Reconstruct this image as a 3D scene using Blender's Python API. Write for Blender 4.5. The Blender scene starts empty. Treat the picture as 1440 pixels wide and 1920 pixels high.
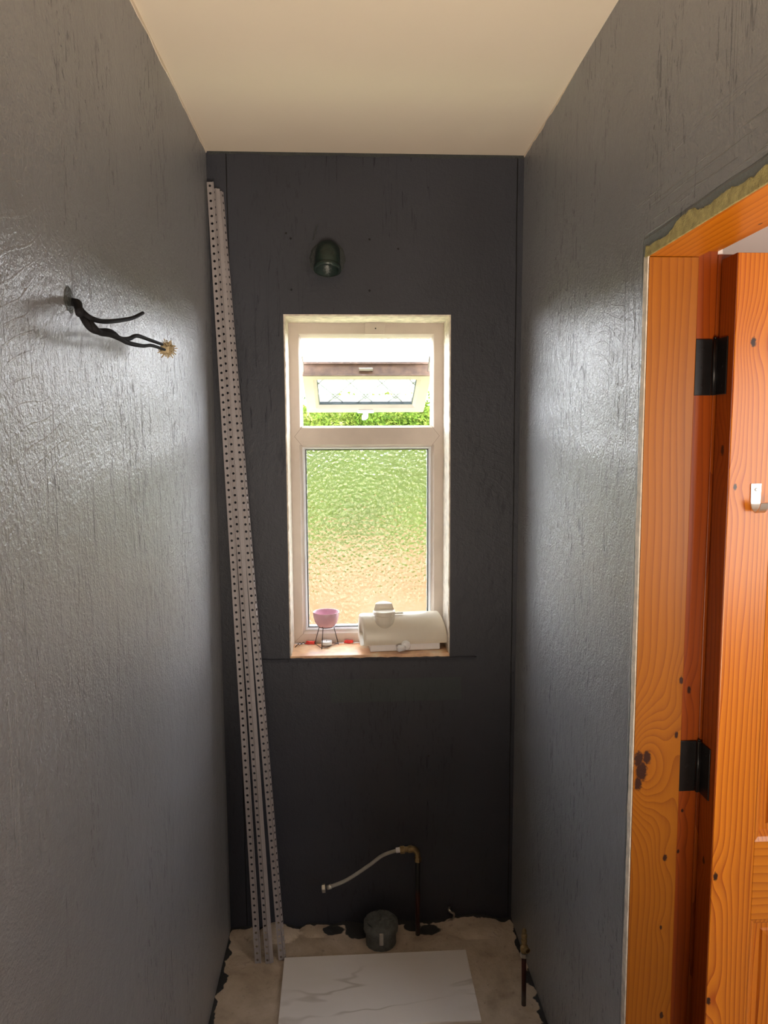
import bpy, bmesh, math, random
from mathutils import Vector, Matrix, noise as mnoise
random.seed(7)
S = bpy.context.scene
COL = S.collection
PI = math.pi

# ------------------------------------------------------------------ camera, world, lights, exposure
def make_camera():
    f, p, y, r = 1331.0, 0.1017, 0.0505, -0.0058
    cy, sy, cp, sp = math.cos(y), math.sin(y), math.cos(p), math.sin(p)
    fw = Vector((sy*cp, cy*cp, -sp)); rt = Vector((cy, -sy, 0)); up = rt.cross(fw)
    R = rt*math.cos(r)+up*math.sin(r); U = up*math.cos(r)-rt*math.sin(r)
    cam = bpy.data.cameras.new('camera'); o = bpy.data.objects.new('camera', cam); COL.objects.link(o)
    cam.sensor_fit = 'HORIZONTAL'; cam.sensor_width = 36; cam.lens = 36*f/1440; cam.clip_start = .02
    m = Matrix((R, U, -fw)).transposed().to_4x4(); m.translation = Vector((.4287, -2.3764, 1.7235))
    o.matrix_world = m
    S.camera = o
make_camera()
S.view_settings.view_transform = 'Standard'; S.view_settings.look = 'None'
S.view_settings.gamma = 1; S.view_settings.use_curve_mapping = False
S.view_settings.exposure = 0.0
SKY = 31.0
w = bpy.data.worlds.new('overcast_sky'); S.world = w; w.use_nodes = True
nt = w.node_tree; bg = nt.nodes['Background']
tc = nt.nodes.new('ShaderNodeTexCoord'); sx = nt.nodes.new('ShaderNodeSeparateXYZ'); nt.links.new(tc.outputs['Generated'], sx.inputs[0])
cr = nt.nodes.new('ShaderNodeValToRGB'); nt.links.new(sx.outputs['Z'], cr.inputs[0])
cr.color_ramp.elements[0].color = (.92, .95, 1, 1); cr.color_ramp.elements[1].color = (.80, .90, 1, 1)
nt.links.new(cr.outputs[0], bg.inputs[0]); bg.inputs[1].default_value = SKY
def area(name, loc, target, sx_, sz_, power, color, portal=False):
    l = bpy.data.lights.new(name, 'AREA'); l.shape = 'RECTANGLE'; l.size = sx_; l.size_y = sz_
    l.energy = power; l.color = color
    o = bpy.data.objects.new(name, l); COL.objects.link(o); o.location = loc
    o.rotation_euler = (Vector(target)-Vector(loc)).to_track_quat('-Z', 'Y').to_euler()
    if portal: l.cycles.is_portal = True
    return o
area('window_portal', (.5, .235, 1.56), (.5, -1, 1.56), .56, 1.18, 1, (1, 1, 1), True)
# soft lights added in the landing (adjoining space) and behind the camera
area('landing_soft_light', (2.35, -3.05, 1.5), (2.0, 1, 1.35), .7, 1.1, 22, (1, .95, .88))
up = area('rear_fill', (.5, -2.9, .9), (.5, -1.2, 2.7), .7, .7, 22, (1, .84, .66)); up.data.spread = math.radians(110)  # added fill to brighten the ceiling; no lamp stands there
sun = bpy.data.lights.new('sun', 'SUN'); sun.energy = 1.0; sun.angle = .25; sun.color = (1, .93, .8)
so = bpy.data.objects.new('sun', sun); COL.objects.link(so); so.rotation_euler = (math.radians(42), 0, math.radians(-12))

# ------------------------------------------------------------------ node helpers
class Mat:
    def __init__(s, name):
        s.m = bpy.data.materials.new(name); s.m.use_nodes = True; s.t = s.m.node_tree
        s.b = s.t.nodes['Principled BSDF']; s.out = s.t.nodes['Material Output']
        s.co = s.n('ShaderNodeTexCoord').outputs['Object']; s._xyz = None
    def n(s, k): return s.t.nodes.new(k)
    def set(s, sock, v):
        if hasattr(v, 'is_linked') or isinstance(v, bpy.types.NodeSocket): s.t.links.new(v, sock)
        elif isinstance(v, (tuple, list)) and len(v) == 3 and sock.type == 'RGBA': sock.default_value = (*v, 1)
        else: sock.default_value = v
    def xyz(s):
        if not s._xyz:
            q = s.n('ShaderNodeSeparateXYZ'); s.t.links.new(s.co, q.inputs[0]); s._xyz = q.outputs
        return s._xyz
    def f(s, op, a, b=None, c=None, clamp=False):
        q = s.n('ShaderNodeMath'); q.operation = op; q.use_clamp = clamp
        for i, v in enumerate((a, b, c)):
            if v is not None: s.set(q.inputs[i], v)
        return q.outputs[0]
    def vec(s, sc, off=(0, 0, 0), rot=(0, 0, 0)):
        q = s.n('ShaderNodeMapping'); s.t.links.new(s.co, q.inputs[0])
        q.inputs['Scale'].default_value = sc; q.inputs['Location'].default_value = off; q.inputs['Rotation'].default_value = rot
        return q.outputs[0]
    def noise(s, sc, scale=1, detail=3, rough=.55, dist=0, off=(0, 0, 0), rot=(0, 0, 0)):
        q = s.n('ShaderNodeTexNoise'); s.t.links.new(s.vec(sc, off, rot), q.inputs['Vector'])
        q.inputs['Scale'].default_value = scale; q.inputs['Detail'].default_value = detail
        q.inputs['Roughness'].default_value = rough; q.inputs['Distortion'].default_value = dist
        return q.outputs[0]
    def smooth(s, v, a, b, lo=0, hi=1):
        q = s.n('ShaderNodeMapRange'); q.interpolation_type = 'SMOOTHSTEP'; s.set(q.inputs[0], v)
        for i, x in enumerate((a, b, lo, hi)): q.inputs[i+1].default_value = x
        return q.outputs[0]
    def ramp(s, v, stops):
        q = s.n('ShaderNodeValToRGB'); s.set(q.inputs[0], v); e = q.color_ramp.elements
        while len(e) < len(stops): e.new(.5)
        for i, (p, c) in enumerate(stops): e[i].position = p; e[i].color = (*c, 1)
        return q.outputs[0]
    def mix(s, k, a, b):
        q = s.n('ShaderNodeMix'); q.data_type = 'RGBA'; s.set(q.inputs[0], k); s.set(q.inputs[6], a); s.set(q.inputs[7], b)
        return q.outputs[2]
    def bump(s, h, dist=.002, strength=1):
        q = s.n('ShaderNodeBump'); s.set(q.inputs['Height'], h); q.inputs['Distance'].default_value = dist
        q.inputs['Strength'].default_value = strength; s.t.links.new(q.outputs[0], s.b.inputs['Normal']); return q
    def p(s, **k):
        for a, v in k.items(): s.set(s.b.inputs[a.replace('_', ' ')], v)
        return s
def simple(name, col, rough=.5, metal=0, var=.12, scale=30, bump=0, **k):
    M = Mat(name); nz = M.noise((1, 1, 1), scale, 4)
    c2 = tuple(x*(1-var) for x in col); M.p(Base_Color=M.ramp(nz, [(.3, c2), (.7, col)]), Roughness=rough, Metallic=metal, **k)
    if bump: M.bump(M.noise((1, 1, 1), scale*6, 3), bump)
    return M.m

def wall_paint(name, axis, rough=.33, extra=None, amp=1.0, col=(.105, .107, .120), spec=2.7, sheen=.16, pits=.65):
    """dark slate gloss paint over skimmed, scratched plaster; axis = horizontal world axis of the wall (0 x, 1 y)"""
    M = Mat(name); X = M.xyz(); h = X[axis]; z = X[2]
    fine = M.noise((1, 1, 1), 210, 2, .6)
    mid = M.noise((1, 1, .85), 95, 3, .65)
    vs = M.noise((9, 9, 1.6), 3.5, 5, .65, 1.6)          # vertical trowel drags
    patch = M.noise((1.2, 1.2, .5), 3.2, 3, .6, .5, off=(3, 1, 2))
    patchm = M.smooth(patch, .46, .62)
    gouge = M.noise((62, 62, 11), 1.6, 4, .68, .7, off=(0, 4, 0))
    gm = M.f('MULTIPLY', M.smooth(gouge, .57, .63), patchm)
    gouge2 = M.noise((40, 40, 22), 2.2, 3, .6, .2, off=(7, 0, 3))
    gm2 = M.f('MULTIPLY', M.smooth(gouge2, .66, .71), M.smooth(patch, .5, .56))
    gm = M.f('MULTIPLY', gm, pits); gm2 = M.f('MULTIPLY', gm2, pits)
    # long thin vertical scratches
    ln = M.noise((1, 1, .035), 55, 2, .5, .15, off=(1, 2, 0))
    sc = M.f('SUBTRACT', 1, M.smooth(M.f('ABSOLUTE', M.f('SUBTRACT', ln, .60)), 0, .008))
    sc = M.f('MULTIPLY', sc, M.smooth(M.noise((1, 1, .6), 2.4, 2, off=(9, 9, 1)), .5, .6))
    # arcs left by the trowel
    q = M.n('ShaderNodeTexWave'); q.wave_type = 'RINGS'; q.rings_direction = 'SPHERICAL'
    M.t.links.new(M.vec((1, 1, 1.3), (0, .25, -.6) if axis else (.2, 0, -.6)), q.inputs[0])
    q.inputs['Scale'].default_value = 9; q.inputs['Distortion'].default_value = 9; q.inputs['Detail'].default_value = 1.2; q.inputs['Detail Scale'].default_value = .55
    arc = M.f('MULTIPLY', M.smooth(q.outputs[1], .95, 1.0), M.smooth(M.noise((1, 1, 1), 3.1, 1, off=(5, 5, 8)), .60, .68))
    H = M.f('MULTIPLY', fine, .65*amp)
    H = M.f('MULTIPLY_ADD', mid, .75*amp, H)
    H = M.f('MULTIPLY_ADD', vs, .16*amp, H)
    H = M.f('MULTIPLY_ADD', M.noise((1, 1, .7), 30, 3, .6, .5), 1.3*amp, H)
    H = M.f('MULTIPLY_ADD', gm, -.45*amp, H)
    H = M.f('MULTIPLY_ADD', gm2, -1.0*amp, H)
    H = M.f('MULTIPLY_ADD', sc, -.3*amp, H)
    H = M.f('MULTIPLY_ADD', arc, .16*amp, H)
    tint = M.noise((1, 1, 1), 2.0, 2)
    c = M.ramp(tint, [(.35, tuple(v*.88 for v in col)), (.65, tuple(v*1.12 for v in col))])
    c = M.mix(M.f('MAXIMUM', gm, M.f('MAXIMUM', gm2, M.f('MULTIPLY', sc, .6))), c, tuple(v*.45 for v in col))
    if extra: c, H = extra(M, c, H, h, z)
    pit = M.f('MAXIMUM', gm, M.f('MAXIMUM', gm2, sc))
    M.p(Base_Color=c, Roughness=M.f('MULTIPLY_ADD', pit, .3, M.f('MULTIPLY_ADD', mid, .14, rough-.06)), IOR=spec, Specular_IOR_Level=M.f('MULTIPLY_ADD', pit, -.42, .5), Sheen_Weight=sheen, Sheen_Roughness=.45, Sheen_Tint=(.9, .93, 1, 1))
    M.bump(H, .0022)
    return M.m
def line(M, v, at, wd):    # narrow line mask |v-at| < wd
    return M.f('SUBTRACT', 1, M.smooth(M.f('ABSOLUTE', M.f('SUBTRACT', v, at)), wd*.4, wd))
def right_extra(M, c, H, h, z):
    wob = M.f('MULTIPLY_ADD', M.noise((1, 1, 1), 9, 2), .006, -.003)
    hh = M.f('ADD', h, wob); zz = M.f('ADD', z, wob)
    l1 = M.f('MULTIPLY', line(M, hh, -.985, .0022), M.smooth(z, 2.105, 2.10))
    l2 = M.f('MULTIPLY', line(M, zz, 2.106, .0026), M.smooth(h, -.985, -.99))
    # dragged ridges above the header
    rid = M.noise((1, 1.6, 60), 1.4, 3, .6, .4)
    band = M.f('MULTIPLY', M.smooth(h, -.94, -1.02), M.f('MULTIPLY', M.smooth(z, 2.105, 2.12), M.smooth(z, 2.27, 2.16)))
    H = M.f('MULTIPLY_ADD', M.f('MULTIPLY', M.smooth(rid, .55, .63), band), 1.5, H)
    ins = M.f('MULTIPLY', M.smooth(h, -.985, -.987), M.smooth(z, 2.106, 2.104))
    l = M.f('MAXIMUM', l1, l2)
    H = M.f('MULTIPLY_ADD', l, -1.8, H)
    c = M.mix(ins, c, (.045, .062, .064))
    return M.mix(l, c, (.012, .013, .014)), H
def back_extra(M, c, H, h, z):
    k = M.f('MAXIMUM', line(M, M.f('MULTIPLY_ADD', z, .0, M.f('ADD', h, M.f('MULTIPLY', M.noise((1, 1, 1), 4, 1), .008))), .058, .0018), line(M, M.f('ADD', h, M.f('MULTIPLY', M.noise((1, 1, 1), 3, 1), .006)), .992, .0018))
    for (a, b) in ((.238, 2.386), (.253, 2.37), (.252, 2.209), (.507, 2.369), (.506, 2.207), (.60, 2.34), (.70, .62)):
        d = M.f('SQRT', M.f('ADD', M.f('POWER', M.f('SUBTRACT', h, a), 2), M.f('POWER', M.f('SUBTRACT', z, b), 2)))
        k = M.f('MAXIMUM', k, M.f('SUBTRACT', 1, M.smooth(d, .0022, .0035)))
    # faint greener patch under the ledge
    pm = M.f('MULTIPLY', M.f('MULTIPLY', M.smooth(h, .36, .366), M.smooth(h, .817, .811)), M.f('MULTIPLY', M.smooth(z, .818, .824), M.smooth(z, .905, .899)))
    c = M.mix(M.f('MULTIPLY', pm, .5), c, (.036, .052, .05))
    H = M.f('MULTIPLY_ADD', k, -2, H)
    return M.mix(k, c, (.006, .006, .007)), H

def pine(name, light, dark, across=0, along=2, freq=60, knots=(), rough=.28, coat=.12, wav=1.0):
    M = Mat(name); X = M.xyz(); a, l = X[across], X[along]
    sc = [1, 1, 1]; sc[along] = .12
    warp = M.noise(tuple(sc), 7, 2, .5)
    g = M.f('ADD', a, M.f('MULTIPLY', M.f('SUBTRACT', warp, .5), .07*wav))
    kn = 0.0; knm = None
    for (ka, kl, r) in knots:
        da = M.f('SUBTRACT', a, ka); dl = M.f('MULTIPLY', M.f('SUBTRACT', l, kl), .55)
        d2 = M.f('ADD', M.f('MULTIPLY', da, da), M.f('MULTIPLY', dl, dl))
        e = M.f('EXPONENT', M.f('MULTIPLY', d2, -1/(r*2.6)**2))
        g = M.f('ADD', g, M.f('MULTIPLY', e, r*1.7))
        d = M.f('SQRT', d2)
        m_ = M.f('SUBTRACT', 1, M.smooth(M.f('ADD', d, M.f('MULTIPLY', M.noise((1, 1, 1), 160, 2), r*.5)), r*.55, r*.8))
        knm = m_ if knm is None else M.f('MAXIMUM', knm, m_)
    ring = M.f('FRACT', M.f('MULTIPLY', M.f('ADD', g, M.f('MULTIPLY', M.noise(tuple(v*1.0 for v in sc), 26, 1), .012)), freq))
    ring = M.f('POWER', ring, 1.6)
    sf = [220, 220, 220]; sf[along] = 6
    fib = M.noise(tuple(sf), 1, 3, .6)
    k = M.f('ADD', M.f('MULTIPLY', ring, .75), M.f('MULTIPLY', fib, .35), clamp=True)
    big = M.noise(tuple(sc), 4, 2)
    c = M.ramp(k, [(.1, light), (.62, tuple((x*.62+y*.38) for x, y in zip(light, dark))), (1, dark)])
    c = M.mix(M.smooth(big, .45, .75, 0, .45), c, tuple(x*.7 for x in dark))
    if knm is not None: c = M.mix(knm, c, (.035, .008, .003))
    M.p(Base_Color=c, Roughness=rough+.1, Coat_Weight=coat, Coat_Roughness=.25, Specular_IOR_Level=.3)
    M.bump(M.f('MULTIPLY_ADD', fib, .5, ring), .0003)
    return M.m

# ------------------------------------------------------------------ object helpers
def obj(name, bm, mat, parent=None, smooth=False, label=None, recalc=True):
    if recalc: bmesh.ops.recalc_face_normals(bm, faces=bm.faces)
    me = bpy.data.meshes.new(name); bm.to_mesh(me); bm.free()
    for m in (mat if isinstance(mat, (list, tuple)) else [mat]): me.materials.append(m)
    if smooth:
        for p in me.polygons: p.use_smooth = True
    o = bpy.data.objects.new(name, me); COL.objects.link(o)
    if parent: o.parent = parent; o.matrix_parent_inverse = parent.matrix_basis.inverted()
    if label: o['label'] = label
    return o
def tag(o, label, cat, group=None, kind=None):
    o['label'] = label; o['category'] = cat
    if group: o['group'] = group
    if kind: o['kind'] = kind
    return o
def thing(name, loc, label, cat, group=None, kind=None):
    o = bpy.data.objects.new(name, None); COL.objects.link(o); o.location = loc; o.empty_display_size = .05
    return tag(o, label, cat, group, kind)
def NB(): return bmesh.new()
def box(bm, x0, x1, y0, y1, z0, z1, bev=0, mi=0, seg=2):
    vs = [bm.verts.new((x, y, z)) for z in (z0, z1) for y in (y0, y1) for x in (x0, x1)]
    fs = [bm.faces.new([vs[i] for i in f]) for f in ((0, 2, 3, 1), (4, 5, 7, 6), (0, 1, 5, 4), (2, 6, 7, 3), (0, 4, 6, 2), (1, 3, 7, 5))]
    for f in fs: f.material_index = mi
    if bev:
        r = bmesh.ops.bevel(bm, geom=list({e for f in fs for e in f.edges}), offset=bev, segments=seg, affect='EDGES', profile=.5)
        for f in r['faces']: f.material_index = mi
    return vs
def frames(pts):
    T = [(pts[min(i+1, len(pts)-1)]-pts[max(i-1, 0)]).normalized() for i in range(len(pts))]
    n = T[0].orthogonal().normalized(); N = []
    for t in T: n = (n-t*n.dot(t)).normalized(); N.append(n)
    return T, N
def spline(P, sub=8):
    P = [Vector(p) for p in P]; Q = [P[0]*2-P[1]]+P+[P[-1]*2-P[-2]]; out = []
    for i in range(1, len(Q)-2):
        a, b, c, d = Q[i-1:i+3]
        for k in range(sub):
            t = k/sub; out.append(.5*((2*b)+(c-a)*t+(2*a-5*b+4*c-d)*t*t+(3*b-a-3*c+d)*t**3))
    return out+[P[-1]]
def tube(bm, pts, r, n=10, cap=True, mi=0):
    pts = [Vector(p) for p in pts]; T, N = frames(pts); rings = []
    for i, p in enumerate(pts):
        rr = r(i/(len(pts)-1)) if callable(r) else r; B = T[i].cross(N[i])
        rings.append([bm.verts.new(p+(N[i]*math.cos(2*PI*k/n)+B*math.sin(2*PI*k/n))*rr) for k in range(n)])
    for a, b in zip(rings, rings[1:]):
        for k in range(n): bm.faces.new((a[k], a[(k+1) % n], b[(k+1) % n], b[k])).material_index = mi
    if cap: bm.faces.new(rings[0]).material_index = mi; bm.faces.new(rings[-1]).material_index = mi
    return rings
def lathe(bm, prof, c, axis=(0, 0, 1), n=32, mi=0, jit=0):
    """prof: list of (radius, height along axis)"""
    A = Vector(axis).normalized(); U = A.orthogonal().normalized(); V = A.cross(U); c = Vector(c); rings = []
    for (r, h) in prof:
        if r < 1e-6: rings.append([bm.verts.new(c+A*h)]); continue
        rings.append([bm.verts.new(c+A*h+(U*math.cos(2*PI*k/n)+V*math.sin(2*PI*k/n))*(r+random.uniform(-jit, jit))) for k in range(n)])
    for a, b in zip(rings, rings[1:]):
        if len(a) == 1 and len(b) == 1: continue
        for k in range(n):
            if len(a) == 1: f = (a[0], b[k], b[(k+1) % n])
            elif len(b) == 1: f = (a[k], a[(k+1) % n], b[0])
            else: f = (a[k], a[(k+1) % n], b[(k+1) % n], b[k])
            bm.faces.new(f).material_index = mi
def ring_frame(bm, x0, x1, z0, z1, ins, prof, mi=0, close=True):
    """mitred rectangular ring. ins=(left,right,bottom,top) widths; prof = [(t,y)] with t 0 outer .. 1 inner"""
    loops = []
    for t, y in prof:
        a, b, c, d = x0+ins[0]*t, x1-ins[1]*t, z0+ins[2]*t, z1-ins[3]*t
        loops.append([bm.verts.new(v) for v in ((a, y, c), (b, y, c), (b, y, d), (a, y, d))])
    if close: loops.append(loops[0])
    for p, q in zip(loops, loops[1:]):
        for k in range(4): bm.faces.new((p[k], p[(k+1) % 4], q[(k+1) % 4], q[k])).material_index = mi

# ------------------------------------------------------------------ materials
M_left = wall_paint('slate_gloss_paint_left_lit', 1, .40)  # side walls' colour lightened to stand in for window light
M_right = wall_paint('slate_gloss_paint_right_lit', 1, .40, right_extra)
M_back = wall_paint('slate_paint_back_shaded', 0, .50, back_extra, .55, col=(.034, .037, .050), spec=1.45, sheen=.0, pits=.2)  # same paint, darkened here to hold the end wall's shade
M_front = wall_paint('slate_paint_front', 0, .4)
M_ceil = simple('ceiling_emulsion', (.82, .71, .58), .85, var=.03, scale=3, bump=.0006)
M_hall = simple('landing_emulsion', (.84, .77, .74), .8, var=.03, scale=4)
M_plaster = simple('raw_plaster', (.80, .70, .58), .8, var=.35, scale=45, bump=.002)
M_filler = simple('old_yellow_filler', (.50, .42, .17), .7, var=.5, scale=60, bump=.003)
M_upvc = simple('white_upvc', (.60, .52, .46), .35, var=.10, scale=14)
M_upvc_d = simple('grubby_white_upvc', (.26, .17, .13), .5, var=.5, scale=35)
M_sash = simple('darkened_sash_upvc', (.34, .29, .25), .5, var=.10, scale=14)  # white uPVC darkened in colour to offset strong bounce from below
M_bead = simple('glazing_bead_upvc', (.72, .72, .75), .3, var=.05)
M_gasket = simple('black_rubber_gasket', (.03, .04, .04), .6)
M_lead = simple('lead_strip', (.22, .23, .24), .5, .6)
M_white = simple('ivory_plastic', (.80, .74, .63), .32, var=.08, scale=12)
M_white2 = simple('cool_white_plastic', (.90, .89, .92), .4, var=.06)
M_pvc = simple('grey_white_pvc', (.31, .28, .285), .5, var=.10, scale=20)
M_black = simple('black_metal', (.012, .011, .012), .35, .4, var=.4, scale=60)
M_steel = simple('brushed_steel', (.80, .78, .75), .3, .9, var=.1, scale=80)
M_dark = simple('dark_void', (.01, .01, .01), .9)
M_wire = simple('black_wire_insulation', (.012, .012, .014), .8, Specular_IOR_Level=.1)
M_brass = simple('dull_brass', (.42, .30, .14), .35, .85, var=.45, scale=90)
M_chrome = simple('dull_chrome', (.55, .53, .48), .3, .9, var=.2, scale=60)
M_pink = simple('pink_glazed_ceramic', (.66, .40, .48), .25, var=.05)
M_wax = simple('white_wax', (.88, .86, .84), .5)
M_thinwire = simple('dark_steel_wire', (.03, .025, .022), .4, .6)
M_red = simple('red_plastic', (.75, .06, .05), .35)
M_cork = simple('frayed_tan_connector', (.52, .42, .26), .8, var=.5, scale=160)
M_hose = simple('pale_hose', (.42, .40, .36), .55, var=.2, scale=60)
M_ppipe = simple('painted_green_black_pipe', (.018, .034, .027), .16, var=.4, scale=40, bump=.001)
M_soil = simple('grey_pipe_and_tape', (.17, .18, .17), .6, var=.45, scale=55, bump=.004)
M_mortar = simple('painted_mortar', (.05, .057, .058), .5, var=.3, scale=50, bump=.004)
def pipe_mat():
    M = Mat('part_painted_copper_pipe'); z = M.xyz()[2]
    n = M.noise((1, 1, .6), 30, 3)
    c = M.ramp(M.f('ADD', z, M.f('MULTIPLY', n, .05)), [(.04, (.10, .08, .08)), (.075, (.05, .012, .008)), (.17, (.06, .014, .010)), (.20, (.014, .015, .014))])
    M.p(Base_Color=c, Roughness=.4, Metallic=.2); return M.m
M_pipe = pipe_mat()
def sill_mat():
    M = Mat('terracotta_sill_paint'); n = M.noise((1, 1, 1), 16, 4)
    c = M.ramp(n, [(.3, (.58, .30, .18)), (.52, (.80, .50, .28)), (.7, (.92, .76, .55))])
    M.p(Base_Color=c, Roughness=.35); M.bump(n, .001); return M.m
M_sill = sill_mat()
def tile_mat():
    M = Mat('marble_effect_porcelain')
    n = M.noise((1, 2.6, 1), 1.7, 3, .5, .35, rot=(0, 0, .7), off=(.4, .3, 0))
    v = M.f('SUBTRACT', 1, M.smooth(M.f('ABSOLUTE', M.f('SUBTRACT', n, .5)), 0, .022))
    v2 = M.smooth(M.noise((1, 2, 1), 2.5, 3, off=(4, 2, 0), rot=(0, 0, .6)), .5, .75)
    v = M.f('MULTIPLY', v, M.smooth(M.noise((1, 1, 1), 4, 2, off=(3, 3, 0)), .4, .65))
    c = M.mix(M.f('MULTIPLY', v2, .35), (.84, .80, .79), (.70, .65, .60)); c = M.mix(M.f('MULTIPLY', v, .55), c, (.40, .35, .31))
    M.p(Base_Color=c, Roughness=.22); return M.m
def floor_mat():
    M = Mat('bare_screed'); X = M.xyz(); x, y = X[0], X[1]
    n = M.noise((1, 1, 1), 7, 5, .65, .4); n2 = M.noise((1, 1, 1), 60, 4)
    c = M.ramp(n, [(.3, (.34, .265, .20)), (.5, (.49, .40, .31)), (.72, (.62, .52, .43))])
    c = M.mix(M.smooth(n2, .6, .75, 0, .5), c, (.16, .12, .09))
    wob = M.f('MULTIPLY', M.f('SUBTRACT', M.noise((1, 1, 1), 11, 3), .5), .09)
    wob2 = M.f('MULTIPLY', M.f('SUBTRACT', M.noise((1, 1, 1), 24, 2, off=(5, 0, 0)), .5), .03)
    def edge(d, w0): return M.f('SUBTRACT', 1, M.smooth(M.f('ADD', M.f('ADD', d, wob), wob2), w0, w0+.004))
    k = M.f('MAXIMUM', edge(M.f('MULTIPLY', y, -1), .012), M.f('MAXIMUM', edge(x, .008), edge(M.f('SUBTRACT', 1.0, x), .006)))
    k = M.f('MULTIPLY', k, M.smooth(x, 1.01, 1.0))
    # dark grout spots around the soil pipe and copper pipe
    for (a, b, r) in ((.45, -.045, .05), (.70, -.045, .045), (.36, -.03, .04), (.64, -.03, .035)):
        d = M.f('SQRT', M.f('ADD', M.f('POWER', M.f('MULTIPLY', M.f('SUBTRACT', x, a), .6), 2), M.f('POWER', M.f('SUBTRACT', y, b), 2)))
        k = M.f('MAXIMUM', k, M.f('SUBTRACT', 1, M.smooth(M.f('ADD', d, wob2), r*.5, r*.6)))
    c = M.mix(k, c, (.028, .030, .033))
    M.p(Base_Color=c, Roughness=.8); M.bump(M.f('MULTIPLY_ADD', n2, .4, n), .006); return M.m
def frosted_mat():
    M = Mat('rippled_obscure_glass')
    q = M.n('ShaderNodeTexVoronoi'); q.feature = 'SMOOTH_F1'; M.t.links.new(M.vec((1, 1, 1)), q.inputs['Vector'])
    q.inputs['Scale'].default_value = 88; q.inputs['Smoothness'].default_value = .7; q.inputs['Randomness'].default_value = 1
    n = M.noise((1, 1, 1), 60, 2, .5, 1.0)
    M.p(Base_Color=(1, 1, 1), Roughness=.17, IOR=1.45, Transmission_Weight=1.0)
    M.bump(M.f('MULTIPLY_ADD', n, .6, q.outputs[0]), .0016); return M.m
def clear_mat():
    M = Mat('clear_glass'); M.p(Base_Color=(.97, 1, .98), Roughness=0, IOR=1.45, Transmission_Weight=1.0); return M.m
def ground_mat():
    M = Mat('pale_gravel'); n = M.noise((1, 1, 1), 9, 6, .7); n2 = M.noise((1, 1, 1), .8, 3)
    c = M.ramp(n, [(.3, (.038, .021, .0095)), (.7, (.053, .032, .016))])
    c = M.mix(M.smooth(M.f('ADD', M.xyz()[1], M.f('MULTIPLY', n2, 2)), 9.5, 10.6), c, (.030, .036, .006))
    M.p(Base_Color=c, Roughness=.9, Specular_IOR_Level=0.0); return M.m
def leaf_mat():
    M = Mat('hedge_leaves'); X = M.xyz(); n = M.noise((1, 1, 1), 2.2, 3); n2 = M.noise((1, 1, 1), 14, 2)
    c = M.ramp(M.f('MULTIPLY_ADD', n2, .5, M.f('MULTIPLY', n, .5)), [(.3, (.010, .024, .0025)), (.45, (.030, .052, .005)), (.58, (.060, .075, .011)), (.72, (.11, .11, .05))])
    M.p(Base_Color=c, Roughness=.8, Specular_IOR_Level=.03); return M.m
OR_L, OR_D = (.82, .27, .012), (.42, .065, .002)
M_lining = pine('orange_stained_pine_lining', (.37, .118, .003), (.24, .062, .0015), freq=75, rough=.3,
                knots=((1.099, 1.235, .010), (1.093, 1.12, .009), (1.078, .855, .010), (1.075, .70, .006), (1.083, .50, .010), (1.016, 1.070, .022), (1.033, 1.074, .019), (1.022, 1.045, .028), (1.016, 1.018, .018)))
M_stoprebate = pine('orange_stained_pine_rebate', (.34, .065, .002), (.20, .030, .001), freq=70, knots=((1.122, 1.21, .009), (1.118, .95, .006), (1.112, .86, .006)), rough=.3)
M_header = pine('orange_stained_pine_header', (.62, .20, .008), (.42, .10, .003), across=0, along=1, freq=60, knots=((1.10, -1.22, .006), (1.08, -1.30, .005)))
M_stile = pine('orange_pine_stile', OR_L, OR_D, freq=95, wav=1.3, knots=((1.186, 1.90, .012), (1.163, 1.63, .008), (1.158, .845, .011), (1.155, .575, .010)), rough=.25, coat=.5)
M_edge = pine('orange_pine_edge', (.30, .06, .003), (.16, .022, .001), across=1, freq=90, knots=((-1.04, 1.70, .013), (-1.035, .86, .010)), rough=.3)
M_rail = pine('orange_pine_rail', (.78, .26, .012), (.52, .13, .004), across=2, along=0, freq=55, rough=.25, coat=.5)
M_panel = pine('orange_pine_panel', OR_L, OR_D, freq=120, rough=.25, coat=.5)

# ------------------------------------------------------------------ the room shell
H = 2.635; YB = -3.2
W0, W1 = .2245, .773; Z0, Z1 = .9885, 2.131        # window opening
D0, D1, DZ = -.998, -1.79, 2.082                   # door opening in the right wall
XL, XR, T = -.005, 1.004, .14
def struct(name, bm, m, label, cat='wall', parent=None, smooth=False):
    o = obj(name, bm, m, parent, smooth)
    if not parent: tag(o, label, cat, kind='structure')
    return o
# back wall, with a real opening (ragged plaster arris) and 0.22 m thick
bm = NB()
def quad(bm, *P, mi=0):
    f = bm.faces.new([bm.verts.new(p) for p in P]); f.material_index = mi; return f
for y, flip in ((0, 0), (.22, 1)):
    for (a, b, c, d) in ((-.25, W0, -.15, H+.1), (W1, 1.25, -.15, H+.1), (W0, W1, -.15, Z0-.02), (W0, W1, Z1, H+.1)):
        quad(bm, (a, y, c), (b, y, c), (b, y, d), (a, y, d))
quad(bm, (W0, 0, Z0-.02), (W1, 0, Z0-.02), (W1, .22, Z0-.02), (W0, .22, Z0-.02)); quad(bm, (W0, 0, Z1), (W1, 0, Z1), (W1, .22, Z1), (W0, .22, Z1))
for x in (W0, W1): quad(bm, (x, 0, Z0-.02), (x, 0, Z1), (x, .22, Z1), (x, .22, Z0-.02))
for x in (-.25, 1.25): quad(bm, (x, 0, -.15), (x, 0, H+.1), (x, .22, H+.1), (x, .22, -.15))
quad(bm, (-.25, 0, H+.1), (1.25, 0, H+.1), (1.25, .22, H+.1), (-.25, .22, H+.1)); quad(bm, (-.25, 0, -.15), (1.25, 0, -.15), (1.25, .22, -.15), (-.25, .22, -.15))
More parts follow.
